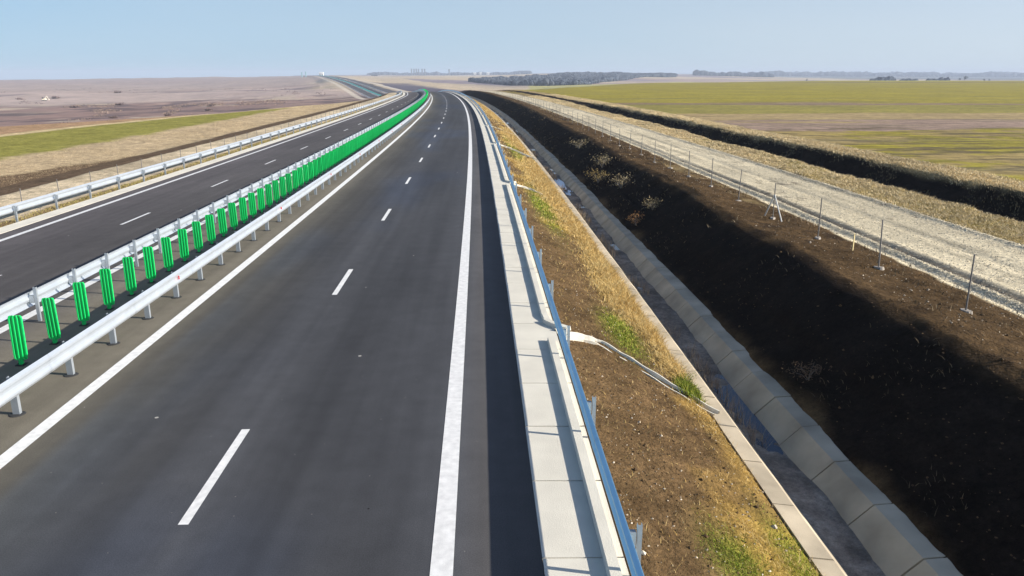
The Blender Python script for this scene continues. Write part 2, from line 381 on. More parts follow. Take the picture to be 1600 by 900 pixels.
    c = mixc(c, fc, f * (d < 1400))
    # left side
    band(-21.9, -21.3, OLIVE * .8 + SOIL * .2, .15)
    band(-22.4, -21.7, BROWN, .2)
    band(-27.6, -22.4, SAND, .25)
    c = mixc(c, SAND * .72, sst(-.1, .5, nB + nC * .4) * ((u < -22.5) & (u > -27.4)) * .8)
    br = -31.6 + np.interp(d, [40, 55, 75, 110, 200], [-.5, -3.0, .6, .3, .8])
    t = (1 - sst(-27.6, -27.3, u)) * sst(br - .4, br + .4, u + e * 2); c = mixc(c, BROWN * .9, t)
    t = (1 - sst(br - .4, br + .4, u + e * 2)) * (u > -60); c = mixc(c, c3(.44, .34, .21), t)
    gl = np.interp(d, [0, 80, 110, 135, 160, 175], [-58, -55, -53, -49, -43, -38]); gr = -39.2
    t = (1 - sst(gr - .8, gr + .8, u + e * 3)) * sst(gl - .8, gl + .8, u) * (1 - sst(172, 185, d)); c = mixc(c, LGREEN, t)
    t = (1 - sst(gl - .3, gl + .3, u)) ; c = mixc(c, c3(.58, .46, .26), t * (u < -38))
    t = (1 - sst(gl - 2.2, gl - 1.6, u)) ; c = mixc(c, c3(.40, .26, .15), t * (u < -38))
    # distant country
    wv = fbm(X * .004, d * .004, 77, 3) * .05
    fl = np.where(u < -20, 1 - sst(u_edge(d) - 22, u_edge(d) - 12, u), 0); fl = np.maximum(fl, sst(330, 380, d) * ((X / np.maximum(d, 1) < .06) | (d > 1400)))
    nF = fbm(X * .008, d * .005, 91, 5); nG = fbm(X * .03, d * .012, 95, 4); nH = fbm(X * .0016, d * .0011, 99, 3)
    fc = np.zeros_like(c) + MAUVE
    fc = mixc(fc, c3(.42, .33, .24), sst(.0, .35, nF) * .7)
    fc = mixc(fc, c3(.20, .145, .13), sst(.08, .40, fbm(X * .012, d * .02, 96, 5) + nF * .3) * sst(350, 420, d) * (1 - sst(640, 800, d)) * .7)
    s = X / np.maximum(d, 1.); fc = mixc(fc, c3(.44, .335, .285), sst(620, 760, d + nF * 120) * (s < -.12) * .85)
    s = X / np.maximum(d, 1.)
    # valley floor with rubble and scrub on the left
    fc = mixc(fc, c3(.25, .155, .125), (1 - sst(560, 700, d + nF * 120)) * (s < -.12) * .8)
    fc = mixc(fc, c3(.52, .45, .33), sst(.1, .3, nG) * (1 - sst(420, 520, d)) * (s < -.5) * .8)
    mot = fbm(X * .035, d * .03, 171, 5); rug = (1 - sst(640, 860, d + nF * 150)) * (s < -.12)
    fc = mixc(fc, c3(.10, .065, .06), sst(.08, .34, mot) * rug * .85)
    fc = mixc(fc, c3(.50, .41, .29), sst(.12, .36, -mot) * rug * sst(-.1, .2, nF + .1) * .8)
    fc = mixc(fc, c3(.33, .235, .19), sst(1130, 1200, d - X * .25 - nF * 160 - 120) * (1 - sst(-.20, -.15, s)) * .9)
    hl = np.exp(-((d - 1150 - X * .35 - nF * 160) / 26) ** 2) * (s < -.2); fc = mixc(fc, c3(.15, .11, .105), hl * .8)
    fc = mixc(fc, c3(.40, .31, .25), sst(1380, 1460, d - X * .35 - nF * 160) * (s < -.2) * (1 - sst(1800, 2000, d)) * .45)
    # pale and dark parcels ahead
    par = vnoise(np.floor((X + d * .25) / 260.), np.floor((d + X * .2) / 420.), 7)
    mid = sst(700, 900, d) * sst(-.225, -.17, s + wv)
    fc = mixc(fc, c3(.50, .40, .26), mid * (par < .62) * .9)
    fc = mixc(fc, c3(.24, .19, .20), mid * (par >= .80) * .9)
    fc = mixc(fc, c3(.13, .115, .14), mid * np.exp(-((s - .035) / .05) ** 2 - ((d - 1350) / 230) ** 2) * .9)
    cor = sst(500, 560, d) * (1 - sst(1900, 2200, d))
    ue_ = u + nG * 5
    fc = mixc(fc, c3(.05, .055, .07), cor * sst(2, 5, ue_) * (1 - sst(15, 21, ue_)) * .9)  # shaded side of the highway cutting, painted as a dark band
    fc = mixc(fc, c3(.075, .065, .095), cor * sst(29, 31, ue_) * (1 - sst(70, 95, ue_)) * (1 - sst(1050, 1300, d)) * .95)
    fc = mixc(fc, c3(.55, .50, .42), cor * sst(22.5, 23.5, u) * (1 - sst(27.5, 28.5, u)))
    fc = mixc(fc, c3(.62, .54, .42), cor * sst(-32, -30, u) * (1 - sst(-27, -25, u)) * .8)
    fc = mixc(fc, c3(.17, .11, .10), sst(.965, .99, vnoise(X * .006, d * .0007, 12)) * (s < -.2) * .8)
    fc = mixc(fc, c3(.07, .09, .08), sst(3000, 3500, d) * (s > .30) * (nH > -.3) * .9)
    fc = mixc(fc, c3(.06, .085, .08), sst(5200, 6000, d) * .85)
    c = mixc(c, fc, fl)
    return np.clip(c * (1 + nC[..., None] * .16), 0.004, 1)

du = list(np.arange(1.8, 14.0, .1)) + list(np.arange(14.0, 30.0, .14))
v = 30.
while v < 8200: v += max(.3, (v - 22) * .017 if v < 120 else v * .017); du.append(v)
dl = list(np.arange(-21.3, -40, -.22)); v = -40.2
while v > -8200: v -= max(.35, (-v - 30) * .017 if v > -120 else -v * .017); dl.append(v)
US = np.array(sorted(set([round(a, 3) for a in dl])) + list(np.linspace(-20.9, 1.6, 14)) + [round(a, 3) for a in du])
DS = [-12., -6., 0., 4.]
v = 5.
while v < 8300: v += max(.09, v * (.0085 if v < 420 else .0135)); DS.append(v)
DS = np.array(DS)
UU, DD = np.meshgrid(US, DS)
ZZ = ground_z(UU, DD); OX = UU + off(UU, DD)
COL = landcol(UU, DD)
GV = np.stack([OX, DD, ZZ], -1)
nr, nc = UU.shape
FA = grid_faces(nr, nc); fc_ = (np.arange(nr - 1)[:, None] * 0 + np.arange(nc - 1)[None]).ravel(); fr_ = (np.arange(nr - 1)[:, None] + np.arange(nc - 1)[None] * 0).ravel()
fu = (US[fc_] + US[fc_ + 1]) / 2; fd = DS[fr_]; fs = fu / np.maximum(fd, 1)
regs = {}
is_grav = (fu > 13.9) & (fu < 19.7) & (fd < 420)
is_field = (fu > 28.3) & (fd < 1150)
is_far = (~is_grav) & (~is_field) & ((fd > 420) | (fu < -95))
rest = ~(is_grav | is_field | is_far)
def sub(mask, name, m, label):
    f = FA[mask]; idx, inv = np.unique(f.ravel(), return_inverse=True)
    o = mesh_np(name, GV.reshape(-1, 3)[idx], inv.reshape(-1, 4), m, col=COL.reshape(-1, 3)[idx], smooth=True)
    tag(o, label, name.replace('_', ' '), kind='structure'); return o
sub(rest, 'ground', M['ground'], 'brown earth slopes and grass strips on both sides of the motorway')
sub(is_grav, 'gravel_road', M['gravel'], 'pale crushed stone service track with wheel ruts')
sub(is_field, 'field', M['field'], 'flat olive green crop field right of the gravel track')
sub(is_far, 'hills', M['far'], 'mauve and beige rolling farmland behind the motorway')

# ------------------------------------------------------------------ road
ru = np.concatenate([np.linspace(-20.6, -12.3, 24), np.linspace(-12.0, .76, 44)])
rd = steps(-8, 2600, .8, .012)
A, B = np.meshgrid(ru, rd); V = pos(A, B, zroad(A))
def rc(u, d):
    k = np.interp(u, [-20.6, -19.5, -17.8, -14, -12.6, -11.8, -11.0, -9.0, -8.2, -7.6, -6.9, -5.6, -4.4, -3.2, -1.8, -.7, -.3, .2, .76],
                  [.118, .108, .098, .100, .108, .135, .170, .175, .162, .116, .084, .066, .080, .060, .062, .074, .102, .104, .085])
    tint = np.stack([np.interp(u, [-20, -12.5, -11, -8.5, -7, -5, -.5, .2], [1.12, 1.08, 1.12, 1.13, 1.06, .98, .97, 1.08]), k * 0 + 1,
                     np.interp(u, [-20, -12.5, -11, -8.5, -7, -5, -.5, .2], [1.0, .94, .78, .76, .86, 1.07, 1.09, .95])], -1)
    n = fbm(u * .35, d * .06, 111, 4); n2 = fbm(u * .9, d * .25, 121, 4)
    c = k[..., None] * .90 * tint * (1 + .22 * n + .12 * n2)[..., None]
    bl = sst(.05, .5, fbm(u * .25, d * .07, 131, 4)) * (u > -7.5) * (u < -.6)
    c[..., 2] *= 1 + .20 * bl; c[..., 0] *= 1 - .10 * bl
    return c
road = mesh_np('road', V.reshape(-1, 3), grid_faces(*A.shape), M['asphalt'], col=rc(A, B).reshape(-1, 3))
tag(road, 'dark asphalt motorway with two carriageways curving to the left', 'road', kind='structure')
def line(name, u0, u1, ds):
    za = zroad(u0) + .005; zb = zroad(u1) + .005
    V = np.stack([pos(u0, ds, za), pos(u1, ds, zb)], 1).reshape(-1, 3); n = len(ds)
    i = np.arange(n - 1) * 2; return mesh_np(name, V, np.stack([i, i + 1, i + 3, i + 2], -1), M['paint'], road)
for uc, wd in ((-.57, .30), (-8.06, .28), (-12.17, .28), (-19.66, .28)):
    line('edge_line', uc - wd / 2, uc + wd / 2, steps(2, 2500, 1.5, .012))
for k in range(0, 34):
    for uc, s0 in ((-4.33, 9.95), (-15.92, 34.2 - 24)):
        s = s0 + 12.06 * k; line('lane_dash', uc - .075, uc + .075, np.linspace(s, s + 3.1, 5))

# ------------------------------------------------------------------ kerbs, gutters, drainage channel
GAPS = [18.25 + 27.85 * k for k in range(12)]
parts = []; s = 3.; k = 0
while s < 420:
    L = 2.05 + rng.uniform(-.15, .15); j = rng.uniform(-.004, .004); g = .012 + .006 * rng.random() + s * .00006
    ds = np.linspace(s + g, s + L - g, 2)
    parts.append(sweep([(.765 + j, -.2), (.765 + j, .004 + j), (1.58, -.012 + j), (1.86, -.012 + j), (1.86, -.2)], ds))
    a, b = ds; n0 = len(parts)
    V, F = parts[-1]; F = np.concatenate([F, [[0, 1, 2, 3], [5, 6, 7, 8]]]); parts[-1] = (V, F)
    s += L
V, F = merge(parts)
gut = mesh_np('gutter', V, F, M['concrete'], fix=True)
tag(gut, 'pale concrete slab gutter beside the right hand shoulder', 'gutter', kind='structure')
# kerb pieces between the outlets, flaring outward into each outlet
def kerb_piece(a, b, flare):
    ds = np.concatenate([np.linspace(a, a + .9, 7), steps(a + 1.2, b - 1.0, 1.5, .01), np.linspace(b - .8, b, 9)])
    shift = np.where(ds > b - .8, 0, 0.)
    V = []
    for q, dd in enumerate(ds):
        sh = .0; hh = .095
        if dd < a + .45: hh = .05 + .045 * min(1, (dd - a) / .35); sh = .05 * (1 - (dd - a) / .45)
        V.append(pos(np.array([1.57, 1.59, 1.74, 1.76]) + sh, dd, np.array([-.008, hh, hh, -.008])))
    V = np.concatenate(V); n = 4; m = len(ds)
    i = np.arange(m - 1)[:, None] * n + np.arange(3)[None]; F = np.stack([i, i + 1, i + 1 + n, i + n], -1).reshape(-1, 4)
    F = np.concatenate([F, [[3, 2, 1, 0]], [[(m - 1) * 4 + q for q in range(4)]]])
    return V, F
def flare_piece(g):   # kerb turning away from the road at the downstream side of a gap
    th = np.linspace(0, 1, 9); pu = 1.665 + .0 * th; path = []
    for t in th: path.append((1.665 + .95 * t ** 1.6 * .42 + .12 * t, g + .95 - .75 * t + 0.0))
    path = np.array(path); tg = np.gradient(path, axis=0); tg /= np.linalg.norm(tg, axis=1)[:, None]; nrm = np.stack([-tg[:, 1], tg[:, 0]], 1)
    V = []
    for p_, n_ in zip(path, nrm):
        for w_, h_ in ((.095, -.008), (.075, .095), (-.075, .095), (-.095, -.008)):
            q = p_ + n_ * w_; V.append(pos(q[0], q[1], h_))
    V = np.array(V); m = len(path); i = np.arange(m - 1)[:, None] * 4 + np.arange(3)[None]
    F = np.stack([i, i + 1, i + 5, i + 4], -1).reshape(-1, 4); F = np.concatenate([F, [[3, 2, 1, 0]], [[(m - 1) * 4 + q for q in range(4)]]])
    return V, F
parts = []; prev = 3.
for g in GAPS:
    parts.append(kerb_piece(prev, g - .55, True)); parts.append(flare_piece(g)); prev = g + .95
V, F = merge(parts)
tag(mesh_np('kerb', V, F, M['concrete'], fix=True), 'low concrete kerb with drain gaps under the right guardrail', 'kerb', kind='structure')
# left gutter
parts = []; s = 10.
while s < 420:
    L = 4.; ds = np.linspace(s + .012, s + L - .012, 2)
    V, F = sweep([(-21.45, -.6), (-21.45, -.325), (-20.62, -.325), (-20.62, -.6)], ds)
    parts.append((V, np.concatenate([F, [[0, 1, 2, 3], [4, 5, 6, 7]]]))); s += L
V, F = merge(parts); tag(mesh_np('gutter', V, F, M['concrete'], fix=True), 'pale concrete strip along the far left carriageway', 'gutter', kind='structure')
# drainage channel, slab by slab
parts = []; s = 2.4
outer = [(5.14, -1.13), (5.52, -1.18), (5.94, -1.66), (6.50, -1.66), (6.98, -1.20), (7.42, -1.17)]
inner = [(u_ + (.0 if i in (0, 5) else 0), z_ - .09) for i, (u_, z_) in enumerate(outer)]
while s < 390:
    L = 1.605; g = .018 + s * .00008; ds = np.array([s + g, s + L - g]); j = rng.uniform(-.008, .008, 2)
    ring = np.array(outer + inner[::-1]) + j
    V, F = sweep(ring, ds); nn = 12
    caps = []
    for q in range(5):
        caps.append([q, q + 1, 10 - q, 11 - q]); caps.append([nn + q, nn + q + 1, nn + 10 - q, nn + 11 - q])
    parts.append((V, np.concatenate([F, caps]))); s += L
V, F = merge(parts)
tag(mesh_np('drainage_channel', V, F, M['channel'], fix=True), 'concrete slab ditch at the foot of the right slope', 'drainage channel', kind='structure')
# silt and water on the channel bed
def bed_sheet(name, m, z, thr, seed, col=None, dmax=200, lo=-1):
    ds = np.arange(3, dmax, .11); us = np.linspace(5.80, 6.66, 12); A, B = np.meshgrid(us, ds)
    n = fbm(A * 1.1 + 3, B * .42, seed, 4); n3 = fbm(A * 3, B * 3, seed + 3, 4)
    zz = z + n3 * .018 + (n - thr) * .12; zz = np.where(lo > 0, z, zz)
    V = pos(A, B, zz); F = grid_faces(*A.shape)
    return V.reshape(-1, 3), F, A, B
V, F, A, B = bed_sheet('silt', None, -1.632, -.20, 201)
n = fbm(A * 2.5, B * 2, 220, 4).ravel()[:, None]
tag(mesh_np('silt', V, F, M['ground'], col=np.clip(c3(.27, .23, .185) * (1 + .5 * n), 0, 1), smooth=True), 'thin brown silt on the channel bed', 'silt', kind='stuff')
ds = steps(3, 200, 1.); V = np.stack([pos(5.9, ds, -1.647), pos(6.6, ds, -1.647)], 1).reshape(-1, 3); i = np.arange(len(ds) - 1) * 2
tag(mesh_np('water', V, np.stack([i, i + 1, i + 3, i + 2], -1), M['water']), 'shallow dark water standing in the concrete channel', 'water', kind='structure')
# ice sheets
for q, (ua, da, la, lab) in enumerate(((6.13, 57.2, 3.4, 'long pale blue ice patch lying in the channel bed'), (6.2, 53.2, 1.3, 'short pale ice patch in the channel, nearer the camera'))):
    b = MB(); N = 26; top = []; 
    for t in range(N):
        th = 2 * math.pi * t / N; r = 1 + .22 * math.sin(3 * th + q) + .12 * math.sin(7 * th)
        top.append(pos(ua + .30 * r * math.cos(th), da + la * r * math.sin(th), -1.575))
    low = [p - np.array([0, 0, .03]) for p in top]
    b.add(top + low, [tuple(range(N))] + [(k, (k + 1) % N, N + (k + 1) % N, N + k) for k in range(N)])
    tag(b.build('ice_patch', M['ice']), lab, 'ice', 'ice patches in the channel')
# slope chutes
def chute(g, lab, grp):
    path = np.array([(1.95, g + .0), (2.5, g + .25), (3.0, g + .22), (3.6, g - .45), (4.4, g - 1.45), (5.25, g - 2.45)])
    t = np.linspace(0, 5, 41); P_ = np.stack([np.interp(t, range(6), path[:, 0]), np.interp(t, range(6), path[:, 1])], 1)
    zz = np.interp(P_[:, 0], [1.9, 1.95, 5.15, 5.3], [-.02, -.03, -1.12, -1.16]) + .02
    tg = np.gradient(P_, axis=0); tg /= np.linalg.norm(tg, axis=1)[:, None]; nm = np.stack([-tg[:, 1], tg[:, 0]], 1)
    pr = [(-.20, -.08), (-.20, .05), (-.155, .05), (-.10, -.035), (.10, -.035), (.155, .05), (.20, .05), (.20, -.08)]
    wsc = np.interp(t, [0, .6, 1.6, 2.2, 5], [1.5, 1.2, .95, .7, .62]); zz = zz - np.interp(t, [0, 1.9, 2.3, 5], [0, 0, .018, .022]) + np.array([.012 * math.sin(9 * q) for q in t])
    V = []
    for p_, n_, z_, s_ in zip(P_, nm, zz, wsc):
        for a, h in pr:
            q = p_ + n_ * a * s_; V.append(pos(q[0], q[1], z_ + h))
    m = len(P_); i = np.arange(m - 1)[:, None] * 8 + np.arange(7)[None]; F = np.stack([i, i + 1, i + 9, i + 8], -1).reshape(-1, 4)
    tag(mesh_np('drain_chute', np.array(V), F, M['concrete'], fix=True), lab, 'drain chute', grp)
NTH = ['nearest', 'second nearest', 'third nearest', 'fourth nearest', 'fifth nearest', 'sixth nearest', 'seventh nearest', 'eighth nearest', 'ninth nearest', 'tenth nearest', 'eleventh nearest', 'twelfth nearest']
for k, g in enumerate(GAPS[:4]):
    chute(g, '%s concrete drain chute running down the brown slope from a kerb gap' % NTH[k], 'drain chutes on the slope')

# ------------------------------------------------------------------ guardrails
def wprof(u, z, side, hh=.155, dp=1.):   # W-beam cross-section: side=+1 bulges toward +u
    pz = [-.155, -.145, -.11, -.075, -.035, 0, .035, .075, .11, .145, .155]; pu = [0, .012, .075, .08, .03, .012, .03, .08, .075, .012, 0]
    pz = [q * hh / .155 for q in pz]; pu = [q * dp for q in pu]
    o = [(u + side * a, z + b) for a, b in zip(pu, pz)]
    return o + [(u + side * (a - .006), z + b) for a, b in zip(pu[::-1], pz[::-1])]
def guardrail(u, side, s0, step, upost, zg, m, label, refl=None, ptop=.80, dmax=2400, near=2., base=False, zb=.60, rfirst=21.9, pw=.05, hh=.155, dp=.8, pd=.03):
    root = empty('guardrail', tuple(pos(upost, s0, zg)))
    inv = root.location.copy()
    parts = [sweep(wprof(u, zg + zb, side, hh, dp), steps(near, dmax, 1., .02))]
    q = near + 1.
    while q < 130:      # overlapping joints
        parts.append(sweep(wprof(u + side * .004, zg + zb, side, hh, dp), [q, q + .32])); q += 4.
    V, F = merge(parts)
    mesh_np('beam', V - np.array(inv), F, m, root, fix=True)
    # post: C section with spacer
    pm = MB(); sd = -side
    pm.box(-pw, pw, -.030, -.025, -.15, ptop); pm.box(-pw, -pw + .005, -.025, pd, -.15, ptop); pm.box(pw - .005, pw, -.025, pd, -.15, ptop)
    pme = pm.build('post', M['steel_post']); pdat = pme.data; bpy.data.objects.remove(pme)
    sm = MB(); wdt = abs(upost - u) - .05
    sm.box(min(0, side * wdt) + side * .05, max(0, side * wdt) + side * .05, -.04, .04, zb - .1, zb + .1)
    sob = sm.build('spacer', M['steel_post']); sdat = sob.data; bpy.data.objects.remove(sob)
    k = 0; far = []
    s = s0
    if base:
        bmx = MB(); bmx.tube((0, 0, .003), (0, 0, .016), .15, .13, 14); bo = bmx.build('base_plate', M['dark']); bdat = bo.data; bpy.data.objects.remove(bo)
    while s < 700:
        p = pos(upost, s, zg)
        if k < 98:
            o = link('post', pdat, root); o.location = p - np.array(inv); o.rotation_euler[2] = heading(upost, s)
            if k < 30:
                link('spacer', sdat, o)
                if base and k < 14: link('base_plate', bdat, o)
        else: far.append(p)
        k += 1; s += step
    if far:
        b = MB()
        for p in far:
            q = p - np.array(inv); b.box(q[0] - .05, q[0] + .05, q[1] - .03, q[1] + .03, q[2] - .1, q[2] + ptop)
        tag(b.build('post', M['steel_post'], root), kind='stuff')
    if refl:
        rb = MB(); rb.add([(0, 0, -.05), (side * .055, -.03, -.05), (side * .055, -.03, .05), (0, 0, .05), (0, .03, -.05), (0, .03, .05)], [(0, 1, 2, 3), (1, 4, 5, 2), (4, 0, 3, 5), (0, 4, 1), (3, 2, 5)])
        ro = rb.build('reflector', M['red']); rdat = ro.data; bpy.data.objects.remove(ro)
        for q in range(18):
            o = link('reflector', rdat, root); o.location = pos(u + side * .03, rfirst + 12.1 * q, zg + zb) - np.array(inv)
    tag(root, label, 'guardrail', 'guardrails along the motorway')
    return root
guardrail(-8.78, 1, 7.85, 2.01, -8.87, 0, M['steel'], 'bright steel guardrail nearest the camera, in front of the green panels', refl=True, base=True, hh=.20, dp=.55, ptop=.765, pw=.065, pd=.05)
guardrail(-11.78, -1, 7.8, 2.0, -11.62, 0, M['steel'], 'steel guardrail with upright posts directly behind the green panels', ptop=.92, hh=.195, dp=.7, pw=.04)
guardrail(1.80, -1, 4.5, 4.0, 1.95, -.02, M['steel_sky_tint'], 'bluish shaded guardrail between concrete gutter and brown slope', ptop=.80, pw=.03)
guardrail(-22.0, 1, 8.0, 3.6, -21.86, -.40, M['steel'], 'far left pale guardrail beside the sandy strip', ptop=.74, near=6., hh=.20, dp=.6)

# ------------------------------------------------------------------ green anti-glare panels
def panel_mesh():
    us = np.array([-.15, -.145, -.115, -.105, -.065, -.055, -.03, -.02, .02, .03, .055, .065, .105, .115, .145, .15])
    ys = np.array([.02, .0, .0, .022, .022, -.004, -.004, .018, .018, -.004, -.004, .022, .022, .0, .0, .02])
    zs = [.13, .16, .24, .30, 1.02, 1.08, 1.12, 1.14]; wf = [.90, .95, 1, 1, 1, 1, .9, .72]
    V = []
    for z, f in zip(zs, wf):
        for a, b in zip(us, ys): V.append((a * f, b, z))
        for a, b in zip(us[::-1], ys[::-1]): V.append((a * f, b + .012, z))
    n = 32; F = []
    for r in range(len(zs) - 1):
        for q in range(n): F.append((r * n + q, r * n + (q + 1) % n, (r + 1) * n + (q + 1) % n, (r + 1) * n + q))
    F.append(tuple(range(n))[::-1]); F.append(tuple((len(zs) - 1) * n + q for q in range(n)))
    return V, F
pv, pf = panel_mesh()
proto = empty('anti_glare_panel', (0, 0, 0))
b = MB(); b.add(pv, pf); b.build('panel', M['green'], proto)
b = MB(); b.box(-.035, .035, -.045, .045, .0, .13); b.box(-.10, .10, -.01, .03, .115, .14); b.build('mount', M['green'], proto)
b = MB(); b.box(-.09, .09, -.10, .10, 0.002, .02)
for sx in (-.065, .065): b.tube((sx, 0, .02), (sx, 0, .04), .012, n=6)
b.build('foot_plate', M['dark'], proto)
np_ = 0; pmesh = None
for k in range(-4, 226):
    s = 16.55 + 1.42 * k
    if s > 332: break
    if k == -4: o = proto
    elif k < 60: o = copy_tree(proto)
    else:
        if pmesh is None:
            b = MB(); b.add(pv, pf); b.box(-.035, .035, -.02, .04, -.0, .13); t_ = b.build('anti_glare_panel', M['green']); pmesh = t_.data; bpy.data.objects.remove(t_)
        o = link('anti_glare_panel', pmesh)
    o.location = pos(-10.28, s, 0); o.rotation_euler = (R(random.gauss(0, .5)), R(random.gauss(0, .6)), heading(-10.3, s) + R(random.gauss(0, 2)))
    i = k + 1
    if k < 0: lab = 'green ribbed anti-glare panel cut off by or beyond the left photo edge'
    elif k < 12: lab = '%s fully visible green ribbed panel standing in the median' % NTH[k]
    elif s < 60: lab = 'one of the green panels past the twelfth, with gaps still visible between them'
    else: lab = 'one of the small far green panels that merge into a continuous green row'
    tag(o, lab, 'anti-glare panel', 'green anti-glare panels in the median')
b = MB(); s = 334.
while s < 2300:
    T = lambda p, s=s: tuple(pos(-10.28 + p[0], s + p[1], p[2]))
    b.box(-.15, .15, -.02, .02, 0, 1.13, T); s += 1.42 if s < 900 else 2.84
o = b.build('anti_glare_panel', mat('haze_tinted_plastic', (.06, .46, .42), .5)); tag(o, 'row of teal looking median panels on the distant highway', 'anti-glare panel', 'green anti-glare panels in the median', 'stuff')  # green panels with the teal cast of distance haze put into their colour

# ------------------------------------------------------------------ fences
def gz(u, d): return float(ground_z(np.array([[float(u)]]), np.array([[float(d)]]))[0, 0])
def on_ground(u, d): p = pos(u, d, 0); return (float(p[0]), float(p[1]), gz(u, d))
ORD = ['first', 'second', 'third', 'fourth', 'fifth', 'sixth', 'seventh', 'eighth', 'ninth', 'tenth', 'eleventh', 'twelfth']
foot = []
fb = MB(); fb.tube((0, 0, 0), (0, 0, 1.5), .022, .020, 8); fo = fb.build('post', M['fence']); fdat = fo.data; bpy.data.objects.remove(fo)
fb = MB()
for t in range(1):
    N = 14; ring = []; r2 = []
    for q in range(N):
        th = 2 * math.pi * q / N; r = .15 * (1 + .25 * math.sin(2 * th + 1) + .12 * math.sin(5 * th)); ring.append((r * math.cos(th), r * math.sin(th), -.06)); r2.append((r * .8 * math.cos(th), r * .8 * math.sin(th), .05))
    fb.add(ring + r2, [tuple(range(N, 2 * N))] + [(k, (k + 1) % N, N + (k + 1) % N, N + k) for k in range(N)])
fo = fb.build('footing', M['footing']); ftdat = fo.data; bpy.data.objects.remove(fo)
for k in range(-1, 44):
    s = 18.3 + 4.44 * k
    root = empty('fence_post', on_ground(12.3, s)); root.rotation_euler = (R(random.gauss(0, 1.2)), R(random.gauss(1, 1.5)), random.random() * 6)
    link('post', fdat, root)
    if k < 14: link('footing', ftdat, root)
    if k == 3:
        for sx in (-1, 1):
            b = MB(); b.tube((sx * .28, sx * .5, -.1), (0, 0, 1.0), .028, .024, 8); b.build('brace', M['fence_pale'], root)
    if k == -1: lab = 'thin steel fence post just outside the right photo edge'
    elif k == 3: lab = 'fence post held by two slanting pale braces beside the gravel track'
    elif k < 12: lab = '%s thin steel fence post from the right, standing beside the gravel track' % ORD[k]
    else: lab = 'one of the tiny far fence posts along the gravel track'
    tag(root, lab, 'fence post', 'fence posts beside the gravel track')
b = MB(); b.box(-.02, .02, -.012, .012, -.1, .55); b.add([(-.02, -.012, .55), (.02, -.012, .55), (.02, .012, .55), (-.02, .012, .55), (0, 0, .60)], [(0, 1, 4), (1, 2, 4), (2, 3, 4), (3, 0, 4)])
o = b.build('marker_stake', M['wood']); o.location = on_ground(12.5, 24.9); o.rotation_euler = (R(-4), R(5), .4)
tag(o, 'short yellowish wooden stake beside the gravel track', 'stake')
for k in range(0, 46):
    s = 25. + 3.6 * k
    o = link('fence_post', fdat); o.location = on_ground(-23.0, s); o.scale = (1.1, 1.1, .8); o.rotation_euler = (0, R(random.gauss(0, 1.5)), 0)
    lab = 'thin dark fence post on the sandy strip, %s from the left edge' % ORD[k - 4] if 4 <= k < 14 else ('fence post of the sandy strip outside the left photo edge' if k < 4 else 'one of the small distant posts on the left sandy strip')
    tag(o, lab, 'fence post', 'fence posts on the sandy strip')

# ------------------------------------------------------------------ grass
def in_view(P_, pad=.06):
    c, s_ = math.cos(PS), math.sin(PS); X = P_[:, 0] * c - P_[:, 1] * s_; Yd = P_[:, 0] * s_ + P_[:, 1] * c; zz = P_[:, 2] - CAM_H
    th = R(15.40); dep = Yd * math.cos(th) - zz * math.sin(th); up = Yd * math.sin(th) + zz * math.cos(th)
    return (dep > 1) & (np.abs(X / np.maximum(dep, .1)) < .664 + pad) & (np.abs(up / np.maximum(dep, .1)) < .3735 + pad)
def blades(name, u, d, h, col, lean=.35, wmin=.006, label='', zoff=None, m=None, wpx=.0011):
    z = ground_z(u, d) - .02; P_ = np.stack([u + off(u, d), d, z], -1)
    k = in_view(P_); P_ = P_[k]; h = h[k]; col = col[k]; n = len(P_)
    dist = P_[:, 1]
    wd = np.maximum(wmin, dist * wpx) * rng.uniform(.6, 1.3, n)
    a = rng.uniform(0, 2 * math.pi, n); l = rng.normal(0, lean, (n, 2)) * h[:, None] + np.array([-.08, .0]) * h[:, None]
    sx = np.stack([np.cos(a) * wd, np.sin(a) * wd, 0 * a], -1)
    mid = P_ + np.stack([l[:, 0] * .35, l[:, 1] * .35, h * .55], -1); tip = P_ + np.stack([l[:, 0], l[:, 1], h * rng.uniform(.8, 1, n)], -1)
    V = np.stack([P_ - sx * .5, P_ + sx * .5, mid + sx * .4, mid - sx * .4, tip], 1).reshape(-1, 3)
    i = np.arange(n) * 5
    F = np.concatenate([np.stack([i, i + 1, i + 2], -1), np.stack([i, i + 2, i + 3], -1), np.stack([i + 3, i + 2, i + 4], -1)])
    c = np.repeat(col, 5, 0)
    o = mesh_np(name, V, F, m or M['blade'], col=np.clip(c, 0, 1)); tag(o, label, 'grass', kind='stuff'); return o
def gcol(n, a, b, t=None):
    t = rng.random(n) if t is None else t
    return (np.array(a)[None] * (1 - t[:, None]) + np.array(b)[None] * t[:, None]) * rng.uniform(.7, 1.25, (n, 1))
def geo_d(n, a, b): return a * (b / a) ** rng.random(n)
# golden grass on the slope, thick toward the channel
n = 300000; u = 1.95 + 3.35 * rng.random(n) ** .75; d = geo_d(n, 8, 260)
nB = fbm(u * .12, d * .08, 71, 5); nA = fbm(u * .5, d * .5, 61, 5); nC2 = fbm(u * 1.7, d * 1.3, 301, 4)
clump = sum(np.exp(-((u - a) / wa) ** 2 - ((d - b_) / wb) ** 2) for a, b_, wa, wb in ((4.85, 27.8, .7, 3.2), (4.95, 21.2, .45, 1.5), (4.95, 18.2, .4, 1.0), (4.6, 24.5, .6, 2.), (4.8, 36, .5, 5), (4.4, 50, .7, 7)))
dens = np.clip(nB * 1.5 + nA * .8 + nC2 * .5 + (u - 3.9) * .30 + sst(24, 34, d) * .5 - .55, 0, 1) + clump * 1.2
k = rng.random(n) < dens * .9 + .025; u, d, cl = u[k], d[k], clump[k]
h = rng.uniform(.05, .13, len(u)) + cl * rng.uniform(.08, .26, len(u)) + sst(30, 60, d) * .08
